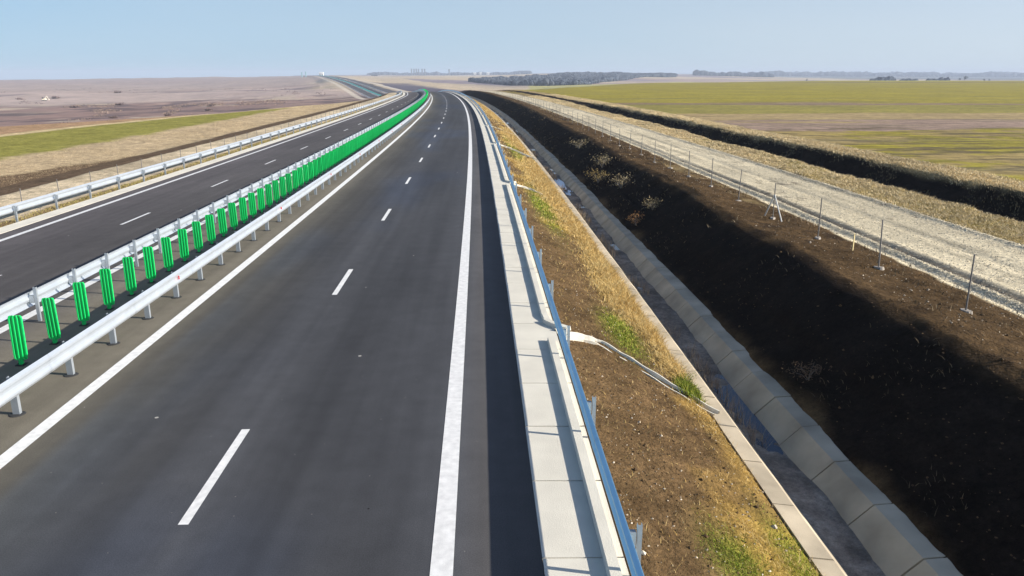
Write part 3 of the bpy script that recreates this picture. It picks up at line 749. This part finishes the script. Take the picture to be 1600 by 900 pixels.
g = gcol(len(u), (.56, .36, .10), (.66, .52, .25)); 
blades('dry_grass', u, d, h, g, label='golden dry grass tufts on the brown slope beside the channel', lean=.75, wmin=.004, wpx=.00055)
n = 26000; cs = ((3.9, 20.2, .4, 1.5), (3.4, 41, .5, 6), (4.95, 16.9, .22, .45), (4.9, 9.8, .35, 1.4), (3.7, 9.6, .4, .8), (3.6, 75, .5, 14)); us, dd_ = [], []
for a, b_, wa, wb in cs: m_ = n // 6; us.append(rng.normal(a, wa * .6, m_)); dd_.append(rng.normal(b_, wb * .6, m_))
u = np.clip(np.concatenate(us), 2.1, 5.18); d = np.concatenate(dd_); h = rng.uniform(.03, .09, len(u)) + .13 * ((abs(d - 16.9) < 1) & (u > 4.5))
k = rng.random(len(u)) < .55
blades('green_grass', u[k], d[k], h[k], gcol(k.sum(), (.16, .24, .02), (.36, .34, .06)), label='small bright green grass patches on the slope', lean=.5)
# gravel side strips and ditch berm
n = 340000; d = geo_d(n, 14, 240); w_ = rng.random(n)
u = np.where(w_ < .42, rng.uniform(20.1, 23.9, n), rng.uniform(26.0, 28.9, n) + rng.normal(0, .2, n)); nn_ = fbm(u * .5, d * .3, 311, 4)
k = rng.random(n) < .75 + nn_ * .8; u, d = u[k], d[k]
h = np.where(u < 25, rng.uniform(.04, .17, len(u)), rng.uniform(.04, .17, len(u)) * (1 + .5 * fbm(u * .4, d * .15, 317, 3)))
blades('tall_dry_grass', u, d, h, gcol(len(u), (.56, .45, .24), (.78, .64, .40)) * (1 + .3 * fbm(u * .25, d * .12, 319, 3))[:, None], label='tall pale dry grass along both sides of the field ditch', lean=.9, wmin=.004, wpx=.0006)
n = 9000; d = geo_d(n, 15, 170); u = rng.uniform(23.9, 26.2, n); k = fbm(u * .7, d * .5, 330, 4) > -.02; u, d = u[k], d[k]
blades('ditch_weeds', u, d, rng.uniform(.05, .18, len(u)), gcol(len(u), (.10, .085, .05), (.26, .21, .12)), label='dull weeds on the shaded ditch bank')
# sparse weeds on the dark bank and its brown shoulder, and along the channel
n = 6000; d = geo_d(n, 9, 200); u = rng.uniform(7.5, 13.8, n); k = (fbm(u * .6, d * .5, 340, 4) + .12 * ((u > 12.4) + (u < 8.2)) + .15 * sst(25, 50, d)) > .24; u, d = u[k], d[k]
blades('bank_weeds', u, d, rng.uniform(.05, .2, len(u)), gcol(len(u), (.10, .08, .05), (.20, .155, .09)), label='sparse withered weeds on the dark earth bank', lean=.6)
n = 2600; d = geo_d(n, 15, 120); u = 5.72 + rng.random(n) * .5; k = (fbm(u, d * .5, 350, 3) > .0); u, d = u[k], d[k]
z0 = None
V = []; 
Pn = pos(u, d, -1.62); hh = rng.uniform(.15, .5, len(u)); wd = np.maximum(.006, d * .0007)
aa = rng.uniform(0, 6.28, len(u)); tip = Pn + np.stack([rng.normal(0, .25, len(u)) * hh, rng.normal(0, .25, len(u)) * hh, hh], -1); sx = np.stack([np.cos(aa) * wd, np.sin(aa) * wd, aa * 0], -1)
V = np.stack([Pn - sx / 2, Pn + sx / 2, tip], 1).reshape(-1, 3); i = np.arange(len(u)) * 3
o = mesh_np('channel_weeds', V, np.stack([i, i + 1, i + 2], -1), M['blade'], col=np.repeat(gcol(len(u), (.22, .16, .13), (.46, .36, .22)), 3, 0)); tag(o, 'thin dry stalks growing out of the concrete channel', 'weeds', kind='stuff')
# left verge and tan grass
n = 110000; d = geo_d(n, 28, 200); u = np.where(rng.random(n) < .35, rng.uniform(-22.4, -21.5, n), rng.uniform(-39, -31.5, n)); nn_ = fbm(u * .3, d * .2, 360, 4); k = rng.random(n) < .55 + nn_; u, d = u[k], d[k]
blades('verge_grass', u, d, np.where(u > -25, rng.uniform(.04, .14, len(u)), rng.uniform(.03, .09, len(u))), np.where((u > -25)[:, None], gcol(len(u), (.22, .21, .06), (.42, .32, .14)), gcol(len(u), (.36, .28, .17), (.50, .40, .25))), label='short dry grass behind the far left guardrail', wpx=.0005)

# ------------------------------------------------------------------ loose stones
ico_v = np.array([(0, 0, 1), (.9, 0, .25), (.2, .85, .2), (-.8, .5, .25), (-.75, -.55, .2), (.25, -.9, .25), (0, 0, -.4)])
ico_f = np.array([(0, 1, 2), (0, 2, 3), (0, 3, 4), (0, 4, 5), (0, 5, 1), (6, 2, 1), (6, 3, 2), (6, 4, 3), (6, 5, 4), (6, 1, 5)])
def stones(name, u, d, r, col, label, cat):
    P_ = np.stack([u + off(u, d), d, ground_z(u, d)], -1); k = in_view(P_); P_ = P_[k]; r = r[k]; col = col[k]; n = len(P_)
    a = rng.uniform(0, 6.28, n); ca, sa = np.cos(a)[:, None], np.sin(a)[:, None]; sc3 = rng.uniform(.6, 1.3, (n, 1, 3)) * r[:, None, None]
    v_ = ico_v[None] * sc3 + rng.normal(0, .12, (n, 7, 3)) * r[:, None, None]
    V = np.stack([v_[..., 0] * ca - v_[..., 1] * sa, v_[..., 0] * sa + v_[..., 1] * ca, v_[..., 2]], -1) + P_[:, None]
    F = (np.arange(n)[:, None, None] * 7 + ico_f[None]).reshape(-1, 3)
    o = mesh_np(name, V.reshape(-1, 3), F, M['stone'], col=np.repeat(col, 7, 0)); tag(o, label, cat, kind='stuff')
n = 36000; d = geo_d(n, 16, 130); e_ = rng.random(n); u = np.where(e_ < .28, rng.normal(14.2, .25, n), np.where(e_ < .45, rng.normal(19.4, .25, n), rng.uniform(14, 19.6, n)))
stones('gravel', u, d, rng.uniform(.008, .026, n) * (1 + d * .006), gcol(n, (.42, .37, .27), (.80, .73, .57)), 'loose pale stones on the gravel track', 'gravel')
n = 2200; d = geo_d(n, 9, 90); u = np.where(rng.random(n) < .5, rng.uniform(2.1, 5.1, n), rng.uniform(10.8, 13.8, n))
stones('soil_stones', u, d, rng.uniform(.008, .026, n) * (1 + (rng.random(n) < .04) * 1.2), gcol(n, (.30, .22, .14), (.66, .58, .46)), 'scattered small pale stones on the bare earth', 'stones')
n = 3500; d = geo_d(n, 9, 80); u = np.where(rng.random(n) < .45, rng.uniform(2.1, 5.1, n), rng.uniform(7.6, 13.8, n))
stones('soil_clods', u, d, rng.uniform(.008, .03, n) * (1 + (rng.random(n) < .06)), gcol(n, tuple(SOIL * .7), tuple(SOIL * 1.15)), 'dark crumbled earth clods on slope and bank', 'soil')

# ------------------------------------------------------------------ shrubs (each one a thing)
def shrub(name, u, d, r, hgt, ca, cb, label, grp, n=260, base=None):
    base = on_ground(u, d) if base is None else base
    root = empty(name, base); b = MB(); ends = []
    for q in range(9):
        a = random.random() * 6.28; t = random.uniform(.2, .9); e = (math.cos(a) * r * t, math.sin(a) * r * t, hgt * random.uniform(.5, .95)); m_ = (e[0] * .35, e[1] * .35, e[2] * .55)
        b.tube((0, 0, -.05), m_, hgt * .018, hgt * .012, 5); b.tube(m_, e, hgt * .012, hgt * .004, 5); ends += [m_, e, e]
    b.build('stems', M['fence'], root)
    E = np.array(ends); P_ = E[rng.integers(0, len(E), n)] + rng.normal(0, 1, (n, 3)) * np.array([r * .26, r * .26, hgt * .16])
    P_[:, 2] = np.maximum(P_[:, 2], .02 * hgt)
    s_ = max(r * .07, base[1] * .0011); dr = rng.normal(0, 1, (n, 3)); dr /= np.linalg.norm(dr, axis=1)[:, None]; q2 = np.cross(dr, rng.normal(0, 1, (n, 3))); q2 /= np.linalg.norm(q2, axis=1)[:, None]
    V = np.stack([P_ - q2 * s_ * .35, P_ + q2 * s_ * .35, P_ + dr * s_ * 2.], 1).reshape(-1, 3)
    mesh_np('foliage', V, np.arange(len(V)).reshape(-1, 3), M['blade'], root, col=np.repeat(gcol(n, ca, cb), 3, 0))
    tag(root, label, 'shrub', grp)
RU, RU2 = (.30, .15, .06), (.42, .24, .10); DG = (.20, .16, .09); DG2 = (.34, .28, .16)
for u, d, r, hgt, ca, cb, lab in (
    (7.75, 37.5, .50, .55, RU, RU2, 'rust brown dry shrub on the dark bank just above the channel'),
    (8.1, 52., .8, .75, (.30, .22, .09), (.44, .33, .14), 'yellowish scrubby bush at the foot of the dark bank'),
    (8.7, 47., .9, .8, DG, DG2, 'grey brown brushy shrub halfway up the shaded bank'),
    (9.0, 56., 1.0, .9, DG, DG2, 'larger grey brown bush farther up the shaded bank'),
    (8.9, 39., .7, .6, DG, DG2, 'low grey brown shrub right of the rust brown one'),
    (7.9, 17.2, .5, .35, (.13, .08, .05), (.22, .15, .09), 'low dark brown weed clump at the channel edge in the foreground'),
    (4.97, 17.3, .22, .34, (.13, .19, .03), (.30, .30, .06), 'rounded green tuft shrub beside the channel lip'),
    (9.2, 70., 1.0, .9, DG, DG2, 'pale scrub bush on the bank far along the channel')):
    shrub('dry_shrub', u, d, r, hgt, ca, cb, lab, 'shrubs along the channel')
lefts = [(62, 330), (80, 352), (178, 405), (205, 395), (262, 420), (290, 440), (325, 470), (148, 600), (190, 620), (250, 640), (40, 900), (36, 1250), (190, 1050), (215, 1000), (330, 520), (350, 540), (120, 560), (230, 700), (95, 900), (270, 900)]
lefts = lefts[::2]
for q, (px, D) in enumerate(lefts):
    X = (px - 751) / 1253 * D; u = X - float(off(-60., float(D))); z = gz(u, D)
    shrub('shrub', 0, D, D * .0048, D * .0022, (.12, .085, .09), (.24, .17, .13), 'one of the purplish brown shrubs scattered in the left valley', 'shrubs in the left valley', n=200, base=(X, D, z))

# ------------------------------------------------------------------ distant woods
def wood(name, fn, n, hs, ca, cb, label):
    s_, D = fn(n); n = len(D); X = s_ * D; u = X - off(np.full(n, 50.), D); z = ground_z(u, D); h = rng.uniform(*hs, n) * (.75 + .7 * (fbm(s_ * 90, D * .002, 441, 4) + .3).clip(-.2, .8))
    base = np.stack([X, D, z + h * .42], -1)
    t = (1 + 5 ** .5) / 2; iv = np.array([(-1, t, 0), (1, t, 0), (-1, -t, 0), (1, -t, 0), (0, -1, t), (0, 1, t), (0, -1, -t), (0, 1, -t), (t, 0, -1), (t, 0, 1), (-t, 0, -1), (-t, 0, 1)]) / 1.9
    jf = np.array([(0, 11, 5), (0, 5, 1), (0, 1, 7), (0, 7, 10), (0, 10, 11), (1, 5, 9), (5, 11, 4), (11, 10, 2), (10, 7, 6), (7, 1, 8), (3, 9, 4), (3, 4, 2), (3, 2, 6), (3, 6, 8), (3, 8, 9), (4, 9, 5), (2, 4, 11), (6, 2, 10), (8, 6, 7), (9, 8, 1)])
    V = iv[None] * rng.uniform(.75, 1.3, (n, 12, 1)) * (h * .55)[:, None, None] * np.array([1, 1, .95]) + base[:, None]
    F = (np.arange(n)[:, None, None] * 12 + jf[None]).reshape(-1, 3)
    tag(mesh_np(name, V.reshape(-1, 3), F, M['leafy'], col=np.repeat(gcol(n, ca, cb), 12, 0)), label, 'woodland', kind='stuff')
def pxs(px): return (px - 751) / 1253
def hillwood(n):
    px = rng.uniform(735, 1060, n); a = np.interp(px, [735, 800, 900, 960, 1010, 1060], [1500, 1250, 1250, 1900, 2600, 2750]); b_ = np.interp(px, [735, 830, 900, 950, 1010, 1060], [1500, 2300, 3200, 3500, 3100, 2850]); 
    return pxs(px), a + (b_ - a) * rng.random(n)
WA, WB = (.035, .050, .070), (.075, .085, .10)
wood('woodland', hillwood, 15000, (5, 10), WA, WB, 'hazy blue wooded hillside beyond the green field')
wood('woodland', lambda n: (pxs(rng.uniform(1090, 1215, n)), rng.uniform(3600, 4500, n)), 1800, (14, 24), WA, WB, 'hazy dark wood on the ridge, right of the wooded hillside')
wood('woodland', lambda n: (pxs(rng.uniform(575, 830, n)), rng.uniform(5000, 5500, n)), 2600, (11, 19), WA, WB, 'long dark tree line on the skyline behind the towers')
def rt(n):
    px = 1372 + 128 * rng.beta(1.1, 1.1, n); k = fbm(px * .08, px * 0, 431, 3) > -.18; return pxs(px[k]), rng.uniform(1500, 1620, k.sum())
wood('woodland', rt, 420, (5, 9), WA, WB, 'low dark tree line on the horizon of the right field')
wood('woodland', lambda n: (pxs(rng.uniform(1200, 1700, n)), rng.uniform(5200, 6600, n)), 4200, (16, 30), WA, WB, 'faint blue wooded ridge at the far right horizon')
def scr(n):
    px = rng.uniform(100, 470, n * 6); D = rng.uniform(335, 640, n * 6); k = fbm(px * .03, D * .02, 401, 4) > .16; return pxs(px[k][:n]), D[k][:n]
n0_ = len(scr(900)[0])
def wood_u(name, fn, n, hs, ca, cb, label):
    s_, D = fn(n); n = len(D); X = s_ * D; u = X - off(np.full(n, -60.), D); z = ground_z(u, D); h = rng.uniform(*hs, n)
    P_ = np.repeat(np.stack([X, D, z], -1), 14, 0); m_ = len(P_); H_ = np.repeat(h, 14)
    P_ = P_ + rng.normal(0, 1, (m_, 3)) * np.stack([H_ * .9, H_ * .9, H_ * .3], -1); P_[:, 2] = np.maximum(P_[:, 2], np.repeat(z, 14))
    dr = rng.normal(0, 1, (m_, 3)); dr /= np.linalg.norm(dr, axis=1)[:, None]; q2 = np.cross(dr, rng.normal(0, 1, (m_, 3))); q2 /= np.linalg.norm(q2, axis=1)[:, None]; s3 = (H_ * .3)[:, None]
    V = np.stack([P_ - q2 * s3 * .6, P_ + q2 * s3 * .6, P_ + dr * s3], 1).reshape(-1, 3)
    tag(mesh_np(name, V, np.arange(len(V)).reshape(-1, 3), M['leafy'], col=np.repeat(gcol(m_, ca, cb), 3, 0)), label, 'scrub', kind='stuff')
wood_u('scrub', scr, 900, (.6, 1.8), (.15, .10, .085), (.36, .27, .20), 'mauve brown scrub and rubble on the valley floor at left')
def scr2(n):
    px = rng.uniform(0, 520, n * 6); D = rng.uniform(700, 1500, n * 6); k = np.abs(fbm(px * .006, D * .004, 411, 3)) < .018; return pxs(px[k][:n]), D[k][:n]
wood_u('hedgerow', scr2, 500, (1., 2.4), (.10, .075, .07), (.20, .15, .13), 'thin dark hedge lines crossing the distant left hillside')
def tree(px, D, h, lab, r=None):
    X = pxs(px) * D; u = X - float(off(50., float(D))); z = gz(u, D); root = empty('tree', (X, D, z)); r = r or h * .38
    b = MB(); b.tube((0, 0, -.5), (0, 0, h * .45), h * .03, h * .02, 7)
    for q in range(6):
        a = q * 1.05 + random.random(); b.tube((0, 0, h * (.25 + .03 * q)), (math.cos(a) * r * .7, math.sin(a) * r * .7, h * random.uniform(.55, .85)), h * .014, h * .005, 5)
    b.build('trunk', M['fence'], root)
    n = 700; cc = rng.normal(0, 1, (9, 3)) * np.array([r * .5, r * .5, h * .14]) + np.array([0, 0, h * .65])
    P_ = cc[rng.integers(0, 9, n)] + rng.normal(0, 1, (n, 3)) * r * .25; s_ = h * .055
    dr = rng.normal(0, 1, (n, 3)); dr /= np.linalg.norm(dr, axis=1)[:, None]; q2 = np.cross(dr, rng.normal(0, 1, (n, 3))); q2 /= np.linalg.norm(q2, axis=1)[:, None]
    V = np.stack([P_ - q2 * s_ * .5, P_ + q2 * s_ * .5, P_ + dr * s_], 1).reshape(-1, 3)
    mesh_np('crown', V, np.arange(len(V)).reshape(-1, 3), M['blade'], root, col=np.repeat(gcol(n, WA, WB), 3, 0)); tag(root, lab, 'tree', 'lone trees on the right horizon')
for px, D, h, lab in ((1528, 1350, 8, 'taller lone tree on the right horizon, right of the tree line'), (1520, 1400, 5.5, 'small tree left of the taller lone tree on the right horizon'), (1560, 1500, 6, 'rounded tree nearest the right photo edge on the horizon'), (1270, 1500, 5, 'small dark tree on the horizon left of the tree line'), (1568, 1600, 5, 'tiny tree just right of the rounded horizon tree')):
    tree(px, D, h, lab)

# ------------------------------------------------------------------ distant buildings and machines
def far_at(px, D): X = pxs(px) * D; u = X - float(off(50. if px > 700 else -60., float(D))); return (X, D, gz(u, D))
tl = ['leftmost of the six slim towers on the skyline', 'second of the six slim skyline towers from the left', 'third of the six slim skyline towers from the left', 'fourth of the six slim skyline towers from the left', 'fifth slim skyline tower, just right of the group of four', 'rightmost of the six slim towers on the skyline', 'lone slim tower standing right of the six towers']
for q, px in enumerate((643.5, 647.5, 651, 654.4, 660, 664, 702)):
    D = 4900; x, y, z = far_at(px, D); hh = CAM_H + (118 - (107.2 if q < 6 else 107.6)) * D / 1304 - z
    root = empty('silo_tower', (x, y, z)); b = MB(); b.tube((0, 0, -2), (0, 0, hh * .86), 4.4, 4.0, 16); b.build('shaft', M['grey'], root)
    b = MB(); b.tube((0, 0, hh * .86), (0, 0, hh * .93), 5.2, 5.2, 16); b.tube((0, 0, hh * .93), (0, 0, hh), 4.2, 1.2, 16); b.build('roof', M['grey'], root); tag(root, tl[q], 'tower', 'slim towers on the skyline')
def bld(name, px, D, wd, dp, h, mw, lab, grp=None, zup=0):
    x, y, z = far_at(px, D); root = empty(name, (x, y, z + zup)); b = MB(); b.box(-wd / 2, wd / 2, -dp / 2, dp / 2, -3, h); b.build('wall', mw, root)
    b = MB(); b.add([(-wd / 2 - .4, -dp / 2 - .4, h + .01), (wd / 2 + .4, -dp / 2 - .4, h + .01), (wd / 2 + .4, dp / 2 + .4, h + .01), (-wd / 2 - .4, dp / 2 + .4, h + .01), (-wd / 2, 0, h * 1.22), (wd / 2, 0, h * 1.22)], [(0, 1, 5, 4), (2, 3, 4, 5), (0, 4, 3), (1, 2, 5), (0, 3, 2, 1)]); b.build('roof', M['white'] if mw is M['white'] else M['grey'], root)
    for q in (-.3, .3):
        b = MB(); b.box(wd * q - wd * .1, wd * q + wd * .1, -dp / 2 - .05, -dp / 2 - .01, 0, h * .5); b.build('door', M['grey'], root)
    tag(root, lab, 'building', grp)
bld('warehouse', 504, 2250, 11, 9, 8, M['white'], 'bright white building at the top of the distant highway')
for q, (px, lab) in enumerate(((742, 'left of three white sheds on the skyline'), (751, 'middle of three white sheds on the skyline'), (763, 'right of three white sheds on the skyline'))): bld('shed', px, 4800, 18, 14, 9, M['white'], lab, 'white skyline sheds', 6)
bld('shed', 586, 3200, 26, 10, 6, M['grey'], 'long low grey shed on the skyline right of the white building')
mt = mat('pale_teal_steel', (.35, .55, .60), .5)
for px, hh, lab in ((474, 12, 'left of two pale teal gantry pylons over the distant highway'), (480, 13, 'right of two pale teal gantry pylons over the distant highway')):
    D = 2150; x, y, z = far_at(px, D); root = empty('gantry_pylon', (x, y, z)); b = MB(); b.box(-1.6, 1.6, -.8, .8, -2, hh); b.build('column', mt, root)
    b = MB(); b.box(-2.2, 2.2, -1.2, 1.2, hh + .01, hh + .9); b.build('cap', mt, root); tag(root, lab, 'pylon', 'gantry pylons')
# excavator
x, y, z = far_at(77, 830); root = empty('excavator', (x, y, z), R(10))
b = MB(); b.box(-1.6, -.9, -2.2, 2.2, 0, .9); b.build('track', M['dark'], root)
b = MB(); b.box(.9, 1.6, -2.2, 2.2, 0, .9); b.build('track', M['dark'], root)
b = MB(); b.box(-1.6, 1.6, -1.8, 2., .95, 2.3); b.box(-1.5, 1.5, 1.0, 2.2, 1.2, 2.7); b.build('body', M['yellow'], root)
b = MB(); b.box(-1.5, -.3, -1.6, 0, 2.31, 3.6); b.build('cab', M['glass'], root)
b = MB(); b.tube((.5, -1., 2.), (3.0, -1.2, 5.0), .35, .3, 6); b.tube((3., -1.2, 5.), (4.6, -1.2, 2.0), .28, .2, 6); b.build('boom', M['yellow'], root)
b = MB(); b.add([(4.2, -1.8, 2.), (5.4, -1.8, 2.), (5.2, -1.8, .9), (4.3, -1.8, .9), (4.2, -.6, 2.), (5.4, -.6, 2.), (5.2, -.6, .9), (4.3, -.6, .9)], [(0, 1, 2, 3), (7, 6, 5, 4), (0, 3, 7, 4), (1, 5, 6, 2), (3, 2, 6, 7)]); b.build('bucket', M['yellow'], root)
tag(root, 'pale excavator working in the valley at the far left', 'excavator')

# ------------------------------------------------------------------ haze
m = bpy.data.materials.new('haze'); m.use_nodes = True; n = m.node_tree.nodes; n.clear()
out = n.new('ShaderNodeOutputMaterial'); pv_ = n.new('ShaderNodeVolumePrincipled'); pv_.inputs['Density'].default_value = HAZE
pv_.inputs['Color'].default_value = (.72, .82, 1, 1); pv_.inputs['Anisotropy'].default_value = 0
m.node_tree.links.new(pv_.outputs[0], out.inputs['Volume'])
lowest = float(GV[..., 2].min()) - 1.; highest = float(GV[..., 2].max())
b = MB(); b.box(-11500, 11500, -60, 9000, lowest, max(highest + 25, 50)); o = b.build('haze', m); o['kind'] = 'stuff'; o['label'] = 'thin pale blue haze over the far land'
print('verts', nr * nc, 'z range', lowest, highest)
